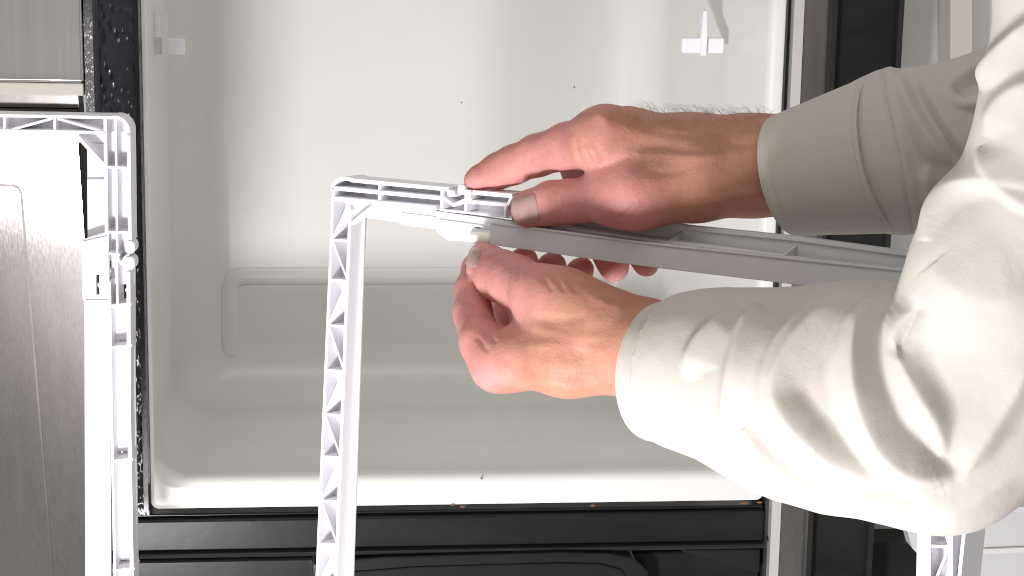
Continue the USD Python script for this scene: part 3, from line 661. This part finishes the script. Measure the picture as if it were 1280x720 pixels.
near_fingers = [
    [0.012, J(622, 455, e + 0.030, 30), J(602, 428, e + 0.042, 27), J(591, 392, c - 0.042, 24), J(591, 362, c - 0.024, 22), J(594, 335, c - 0.006, 16), J(600, 318, c + 0.004, 12)],
    [0.010, J(655, 445, e + 0.048, 28), J(628, 395, c + 0.006, 19), J(640, 348, c + 0.018, 17.5), J(654, 328, c + 0.012, 17.5), J(656, 325, c + 0.010, 15)],
    [0.010, J(678, 432, e + 0.062, 25), J(660, 385, c + 0.024, 18), J(674, 348, c + 0.030, 16.5), J(690, 333, c + 0.022, 16.5), J(692, 331, c + 0.020, 14)],
    [0.010, J(705, 418, e + 0.072, 23), J(698, 380, c + 0.036, 17), J(712, 350, c + 0.038, 15.5), J(726, 338, c + 0.032, 15), J(728, 336, c + 0.030, 13)],
    [0.020, J(705, 380, e + 0.012, 36), J(672, 364, e + 0.030, 33), J(643, 352, c - 0.056, 33), J(626, 345, c - 0.042, 32), J(611, 334, c - 0.026, 27), J(604, 322, c - 0.014, 19.5)],
]
pts = A([q for ch in near_palm + [[x for x in f if not isinstance(x, float)] for f in near_fingers] for q, r in ch])
near = hand(pts.min(0) - 0.035, pts.max(0) + 0.035, near_palm, near_fingers)

# tint: pink towards the fingers, tan over the backs; red knuckles
def tint(t, fingers, palm, knuckles):
    v = np.array(t.vertices); df = np.full(len(v), 9.0); dpl = np.full(len(v), 9.0)
    for fg in fingers:
        js = [j for j in fg if not isinstance(j, float)][1:]
        for (p, r), (q, s) in zip(js[:-1], js[1:]): df = np.minimum(df, cone_sdf(v, p, q, r, s))
    pink = np.clip(1 - df / 0.035, 0, 1) ** 1.3
    for (px, py, rr, am) in knuckles:
        d = np.hypot(*(proj(v) - (px, py)).T); pink = np.clip(pink + am * np.exp(-(d / rr) ** 2), 0, 1)
    n = meshkit.fbm(v * 60, 3, 5); pink = np.clip(pink + (n - 0.5) * 0.7, 0, 1)
    return pink
# fine relief: tendons, veins, creases
def creases(t, lines): return fold(t, lines)
far = creases(far, [
    ([(720, 178), (722, 190), (730, 206)], -0.0016, 2.0), ([(728, 172), (733, 190), (742, 204)], -0.0014, 2.0), ([(737, 180), (744, 195), (750, 204)], 0.0010, 4),
    ([(714, 165), (716, 182), (724, 208)], 0.0010, 5),
    ([(760, 150), (820, 172), (900, 178)], 0.0010, 9), ([(795, 150), (850, 162), (920, 165)], 0.0012, 7), ([(752, 200), (800, 192), (850, 196), (930, 180)], 0.0010, 6), ([(790, 200), (815, 214), (870, 205)], -0.0012, 9),
    ([(693, 232), (694, 245), (696, 262)], -0.0008, 2.2), ([(700, 236), (703, 250), (702, 264)], -0.0010, 2.0), ([(707, 238), (710, 250), (708, 262)], -0.0007, 1.8), ([(686, 235), (687, 248), (688, 262)], -0.0005, 1.6),
    ([(768, 276), (785, 262), (795, 248)], -0.0010, 2.2), ([(778, 278), (795, 264), (806, 246)], -0.0007, 2), ([(826, 240), (840, 226)], -0.0006, 2),
    ([(656, 196), (652, 206), (652, 218)], -0.0008, 2.2), ([(664, 192), (661, 205), (662, 218)], -0.0005, 2.0),
    ([(744, 139), (752, 146), (764, 150)], 0.0012, 8), ([(776, 139), (788, 144), (798, 150)], 0.0014, 7),
    ([(880, 255), (920, 245), (965, 240)], 0.0010, 7), ([(900, 268), (940, 258), (985, 262)], -0.0010, 6),
    ([(870, 160), (910, 178), (960, 178)], -0.0008, 8),
])
near = creases(near, [
    ([(600, 410), (614, 424), (622, 430)], -0.0012, 2.5), ([(594, 418), (604, 432), (612, 442)], -0.0010, 3), ([(608, 404), (622, 412), (628, 404)], -0.0010, 2.4),
    ([(575, 342), (586, 344), (594, 342)], -0.0010, 2.0), ([(570, 377), (590, 370), (604, 373)], -0.0008, 2.4),
    ([(622, 470), (680, 478), (770, 492)], 0.0012, 7), ([(640, 440), (700, 430), (770, 445)], 0.0010, 8), ([(650, 400), (690, 415), (770, 420)], 0.0010, 7), ([(630, 440), (640, 468), (650, 486)], -0.0010, 6),
    ([(660, 395), (700, 400), (740, 392)], -0.0010, 8), ([(672, 345), (680, 350), (690, 366)], -0.0009, 3.5), ([(690, 345), (698, 352), (704, 366)], -0.0009, 3.5), ([(706, 347), (714, 356), (720, 368)], -0.0008, 3.5),
    ([(640, 320), (640, 335), (634, 352)], -0.0006, 2), ([(648, 322), (650, 336), (644, 352)], -0.0006, 2), ([(720, 350), (745, 372), (790, 385)], 0.0008, 6),
    ([(690, 480), (730, 470), (775, 474)], -0.0008, 6),
])
tf = tint(far, far_fingers, far_palm, [(752, 150, 22, 0.5), (695, 250, 25, 0.4), (800, 262, 45, 0.55), (655, 205, 25, 0.4)])
tn = tint(near, near_fingers, near_palm, [(610, 470, 28, 0.7), (600, 395, 30, 0.4), (640, 345, 30, 0.2)])
# the rest of the body inside the shirt: arms up to the chest, out of the picture
SH_N, EL_N = P(1420, -80, 0.90), P(1195, 545, 0.93)
G = Grid(P(1100, 760, 0.75) - 0.15, P(1500, -350, 1.15) + (0.12, 0.12, 0.05), 0.008)
arm_n = [J(985, 470, 1.012, 62), (EL_N, 0.020), (SH_N, 0.030)]
arm_f = [J(1100, 198, b - 0.020, 52), J(1260, 165, b - 0.06, 48), J(1420, 90, b - 0.08, 60)]
MIX = []
for js in (arm_n, arm_f):
    for (p, r), (q, s) in zip(js[:-1], js[1:]):
        MIX.append(m3.Manifold.batch_hull([m3.Manifold.sphere(r, 24).translate(p.tolist()), m3.Manifold.sphere(s, 24).translate(q.tolist())]))
tor = P(1560, 60, 0.98)
MIX.append(m3.Manifold.batch_hull([m3.Manifold.sphere(0.03, 24).translate(x.tolist()) for x in (SH_N, P(1420, 90, b - 0.08), tor, P(1560, -300, 1.0), P(1560, 400, 1.0))]))
MIX.append(m3.Manifold.batch_hull([m3.Manifold.sphere(0.09, 32).scale((0.8, 0.95, 1.2)).translate(P(1560, -700, 1.0).tolist())])); MIX.append(m3.Manifold.batch_hull([m3.Manifold.sphere(0.05, 24).translate(P(1560, -200, 1.0).tolist()), m3.Manifold.sphere(0.05, 24).translate(P(1560, -600, 1.0).tolist())]))
def unite(hand_t):
    return m3.Manifold(m3.Mesh(np.asarray(hand_t.vertices, np.float32), np.asarray(hand_t.faces, np.uint32)))
body = m3.Manifold.batch_boolean([unite(far), unite(near)] + MIX, m3.OpType.Add)
print('body parts', len(body.decompose()), body.num_tri(), unite(far).status(), unite(near).status())
bv, bf, _ = meshkit.arrays(body)
from scipy.spatial import cKDTree
kt = cKDTree(np.vstack([far.vertices, near.vertices])); d, i = kt.query(bv); col = np.where(d < 0.004, np.r_[tf, tn][i], 0.2)
part(person, 'body', trimesh.Trimesh(bv, bf, process=False), SKIN, smooth=True, attrs={'tint': np.c_[col, np.zeros_like(col), np.zeros_like(col)]})
# fingernails, laid on the skin
def nail(mesh, cx, cy, ax, ay, ang, lift=0.0004, n=14):
    pts, F = [], []; ca, sa = math.cos(math.radians(ang)), math.sin(math.radians(ang))
    for i in range(n + 1):
        for j in range(n + 1):
            s, t = 2 * i / n - 1, 2 * j / n - 1
            x, y = s * math.sqrt(1 - t * t / 2), t * math.sqrt(1 - s * s / 2)
            k = 0.85
            x, y = (s * k + x * (1 - k)), (t * k + y * (1 - k)) if s > 0 else (t * 0.4 + y * 0.6)
            pts.append((cx + ca * x * ax - sa * y * ay, cy + sa * x * ax + ca * y * ay))
    o = np.repeat(EYE[None], len(pts), 0); dr = A([norm(ray(*p)) for p in pts])
    loc, ri, ti = mesh.ray.intersects_location(o, dr, multiple_hits=False)
    hit = np.full((len(pts), 3), np.nan); hit[ri] = loc; nr = np.full((len(pts), 3), np.nan); nr[ri] = mesh.face_normals[ti]
    if np.isnan(hit).any():
        ok = ~np.isnan(hit[:, 0]); kk = cKDTree(A(pts)[ok]); q = kk.query(A(pts)[~ok])[1]; hit[~ok] = hit[ok][q]; nr[~ok] = nr[ok][q]
    for i in range(n):
        for j in range(n):
            a0 = i * (n + 1) + j; F += [(a0, a0 + n + 1, a0 + n + 2), (a0, a0 + n + 2, a0 + 1)]
    nb = nr.mean(0); nb /= np.linalg.norm(nb)
    g = np.linspace(-1, 1, n + 1); ss, tt = np.meshgrid(g, g, indexing='ij'); dome_ = (lift + 0.0006 * np.sqrt(np.clip(1 - ss ** 4, 0, 1) * np.clip(1 - tt ** 4, 0, 1))).ravel()
    topv = hit + nb * dome_[:, None]; bot = hit - nb * 0.001
    F = A(F); m = len(topv)
    e = []
    idx = lambda i, j: i * (n + 1) + j
    rim = [idx(i, 0) for i in range(n)] + [idx(n, j) for j in range(n)] + [idx(i, n) for i in range(n, 0, -1)] + [idx(0, j) for j in range(n, 0, -1)]
    for q, r in zip(rim, rim[1:] + rim[:1]): e += [(q, r, r + m), (q, r + m, q + m)]
    return trimesh.Trimesh(np.vstack([topv, bot]), np.vstack([F, F[:, ::-1] + m, A(e)]), process=False)
part(person, 'fingernail', nail(far, 656.5, 262, 15.5, 17.5, -8), NAIL, smooth=60)
part(person, 'fingernail', nail(near, 592, 322, 12, 6.5, 112), NAIL, smooth=60)

# ---- shirt: two sleeves with cuffs
def sleeve(lo, hi, h, cones, cutp, cutn, inner, k=0.03, subs=()):
    G = Grid(lo, hi, h); D = G.full()
    for (p, r), (q, s) in cones: G.add(D, p, q, r, s, k, 0.045)
    X = np.stack(np.meshgrid(*G.ax, indexing='ij'), -1); np.maximum(D, ((X - cutp) @ cutn).astype(np.float32), out=D)
    for (p, r), (q, s) in inner: G.sub(D, p, q, r, s)
    for (p, r), (q, s) in subs: E = G.full(); G.add(E, p, q, r, s, 0); D = -smin(-D, E, 0.006) if False else np.maximum(D, -E)
    t = G.mesh(D); t = max(t.split(only_watertight=False), key=lambda c: len(c.faces))
    t = relax(t, 4); v, f = trimesh.remesh.subdivide(t.vertices, t.faces); t = trimesh.Trimesh(v, f, process=False)
    return relax(t, 5)
ca, cb = P(824, 464, 1.05), P(1000, 488, 0.992); axn = norm(ca - cb)
K = [J(800, 461, 1.058, 86), J(900, 468, 1.024, 91), J(1000, 494, 0.992, 117), J(1100, 500, 0.965, 132), J(1180, 541, 0.94, 97)]
Un = [J(1180, 541, 0.94, 97), J(1248, 335, 0.915, 92), J(1370, 140, 0.90, 108), J(1370, -80, 0.89, 130)]
cones = list(zip(K[:-1], K[1:])) + list(zip(Un[:-1], Un[1:])) + [(Un[0], J(1330, 440, 0.93, 112)), (J(1330, 440, 0.93, 112), Un[2])]
I = [(K[0][0] + axn * 0.05, K[0][1] - 0.0022), (K[1][0], K[1][1] - 0.0028), (K[2][0], K[2][1] - 0.012)]
pts = A([p for p, r in K + Un])
CUT_N = ca - axn * 0.010
def cuff(c, ax, L, r0, r1, thick, ps, folds, el=1.0):       # a band of cloth with thickness and a rounded hem
    e1 = norm(np.cross(ax, [0, 0, 1.0])); e2 = np.cross(e1, ax); prof = []
    for k in range(81): t = k / 80; prof.append((-(L - 0.0) * (1 - t), r0 + (r1 - r0) * (1 - t) + thick * (0.5 if 0 < 1 - t < 0.97 else 0.2)))
    prof = [(s_, r_ - (0.0007 * math.exp(-((s_ + 0.006) / 0.0009) ** 2) + 0.0006 * math.exp(-((s_ + L - 0.004) / 0.0009) ** 2))) for s_, r_ in prof]; prof = [(-L, r1 - 0.004)] + prof + [(0.0009, r0 + thick * 0.3), (0.0012, r0), (0.0009, r0 - thick * 0.4)] + [(-k * L / 12, r0 + (r1 - r0) * k / 12 - thick * 0.8) for k in range(13)]
    n = 220; V = []
    for (s, r) in prof:
        for j in range(n):
            a = 2 * math.pi * j / n; V.append(c + ax * s + e1 * r * math.cos(a) * el + e2 * r * math.sin(a))
    F = []
    for i in range(len(prof) - 1):
        for j in range(n): p, q = i * n + j, i * n + (j + 1) % n; F += [(p, q, q + n), (p, q + n, p + n)]
    t = trimesh.Trimesh(A(V), F, process=False)
    cen = c - ax * L / 2; o = (t.vertices[t.faces[n * 40]].mean(0) - cen)
    if (t.face_normals[n * 40] @ o) < 0: t.invert()
    return fold(t, folds)
near_s = sleeve(pts.min(0) - 0.07, pts.max(0) + 0.07, 0.0024, cones, CUT_N, axn, list(zip(I[:-1], I[1:])))
near_s = tents(near_s, [
    ([(918, 386), (890, 412), (868, 440), (864, 475)], 0.0050, 10, 26), ([(952, 380), (934, 428), (922, 470), (900, 530)], 0.0085, 18, 42, 0.2, 0.5),
    ([(1046, 372), (1003, 408), (974, 447), (964, 490), (952, 540)], 0.0085, 17, 34, 0.3, 0.4),
    ([(1100, 362), (1042, 394), (994, 442), (979, 492), (1003, 533), (1042, 568), (1110, 602)], 0.0105, 46, 24, 0.25, 0.3),
    ([(1112, 372), (1076, 420), (1074, 470), (1086, 515), (1108, 556), (1150, 590), (1200, 585)], 0.0120, 34, 38, 0.2, 0.3),
    ([(1148, 380), (1130, 436), (1146, 480), (1172, 530), (1180, 570)], 0.0075, 40, 24, 0.2, 0.4),
    ([(930, 535), (962, 570), (1000, 597), (1071, 620), (1150, 630)], 0.0070, 30, 16, 0.3, 0.4),
    ([(1158, 300), (1180, 245), (1225, 225), (1300, 235)], 0.0060, 16, 30), ([(1226, 185), (1250, 225), (1300, 262)], 0.0060, 12, 26),
    ([(1310, 10), (1268, 52), (1236, 92), (1224, 110)], 0.0070, 14, 20), ([(1310, 100), (1262, 120), (1236, 170)], 0.0050, 14, 22),
    ([(1290, 430), (1262, 500), (1222, 560), (1200, 600)], 0.0060, 30, 22), ([(1165, 330), (1215, 370), (1300, 360)], 0.0030, 40, 40), ([(1150, 612), (1190, 632), (1215, 622), (1300, 575)], 0.0050, 34, 26, 0.3, 0.1),
], 0.003, 4.0)
near_s = fold(near_s, [([(1150, 372), (1134, 410), (1116, 450)], -0.0035, 11)])
def ripple(t, amp, sc, seed):
    v = np.array(t.vertices); n = np.array(t.vertex_normals); t.vertices = v + n * ((meshkit.fbm(v * sc, 3, seed) - 0.5) * amp)[:, None]; return t
near_s = ripple(near_s, 0.002, 28, 3)
part(person, 'shirt_sleeve', near_s, SHIRT, smooth=True)
fa, fb = P(984, 219, b - 0.006), P(1120, 190, b - 0.04); axf = norm(fa - fb)
KF = [J(955, 224, b + 0.002, 68), J(1000, 215, b - 0.008, 74), J(1120, 190, b - 0.035, 95), J(1180, 180, b - 0.048, 92), J(1260, 160, b - 0.06, 96), J(1420, 90, b - 0.08, 120)]
IF = [(KF[0][0] + axf * 0.05, KF[0][1] - 0.0022), (KF[1][0], KF[1][1] - 0.0026), (KF[2][0], KF[2][1] - 0.010)]
pts = A([p for p, r in KF])
far_s = sleeve(pts.min(0) - 0.07, pts.max(0) + 0.07, 0.0024, list(zip(KF[:-1], KF[1:])), fa - axf * 0.010, axf, list(zip(IF[:-1], IF[1:])), 0.012,
               subs=[(J(1206, 107, b - 0.086, 20), J(1245, 86, b - 0.088, 28))])
far_s = tents(far_s, [
    ([(1112, 85), (1122, 130), (1136, 220), (1152, 300)], 0.0035, 40, 9, 0.01, 0.01), ([(1122, 92), (1136, 128), (1160, 168), (1190, 205)], 0.0070, 22, 12), ([(1150, 95), (1176, 140), (1206, 180), (1225, 200)], 0.0060, 14, 26),
    ([(1180, 112), (1192, 128), (1214, 132), (1244, 118)], 0.004, 7, 14, 0.1, 0.1), ([(1138, 215), (1140, 245), (1144, 268)], 0.0040, 8, 8), ([(1160, 205), (1158, 240), (1160, 275)], 0.0040, 10, 8),
], 0.002, 3.0)
far_s = fold(far_s, [([(1101, 85), (1108, 130), (1123, 200), (1140, 300)], -0.002, 3.0, 0, 1, 1)])
far_s = ripple(far_s, 0.0015, 30, 9)
part(person, 'shirt_sleeve', far_s, SHIRT, smooth=True)
LN = 0.050; rr0 = 0.0372; rr1 = 0.0392
nf = [([(800, 400), (850, 410), (900, 420)], 0.0006, 14), ([(790, 470), (840, 490), (890, 500)], -0.0005, 18)]
part(person, 'cuff', cuff(ca, axn, LN, K[0][1] * 1.0, K[1][1] * 1.02, 0.0022, 0, nf), SHIRT, smooth=50)
ff = [([(1010, 240), (1060, 232), (1110, 235)], -0.0006, 12), ([(1040, 150), (1070, 165), (1100, 160)], -0.0006, 12)]
part(person, 'cuff', cuff(fa, axf, 0.066, KF[1][1] * 1.0, KF[2][1] * 1.03, 0.0022, 0, ff), SHIRT, smooth=50)
# short hairs standing along the top of the far wrist
hp, hc, hw = [], [], []
base_pts = []
fv = np.array(far.vertices); fn = np.array(far.vertex_normals); pj = proj(fv)
cand = np.where((pj[:, 0] > 800) & (pj[:, 0] < 968) & (fn[:, 2] > 0.55))[0]
for i in rng.choice(cand, 520, replace=False):
    p, n = fv[i], fn[i]; L = rng.uniform(0.005, 0.011); side = norm(A([-0.9, 0, 0.1]) + rng.normal(0, 0.6, 3)); side = norm(side - n * (side @ n) * 0.8); c2 = np.cross(n, side); ph = rng.uniform(0, 6); q = []
    for k in range(6):
        t = k / 5; q.append(p + n * L * (0.5 * math.sin(t * rng.uniform(1.9, 2.3))) + side * L * 0.9 * t + c2 * L * 0.18 * (math.sin(ph + 4 * t) - math.sin(ph)))
    hp += q; hc.append(6); hw += [0.00010, 0.00010, 0.00009, 0.00008, 0.00006, 0.00003]
path = numbered(person, 'arm_hair'); cv = UsdGeom.BasisCurves.Define(stage, path)
cv.CreateTypeAttr('linear'); cv.CreatePointsAttr(Vt.Vec3fArray.FromNumpy((A(hp) - BASE[person]).astype(np.float32))); cv.CreateCurveVertexCountsAttr(Vt.IntArray(hc)); cv.CreateWidthsAttr(Vt.FloatArray(hw)); cv.SetWidthsInterpolation('vertex')
UsdShade.MaterialBindingAPI.Apply(cv.GetPrim()).Bind(HAIR); cv.GetPrim().SetCustomDataByKey('kind', 'stuff')
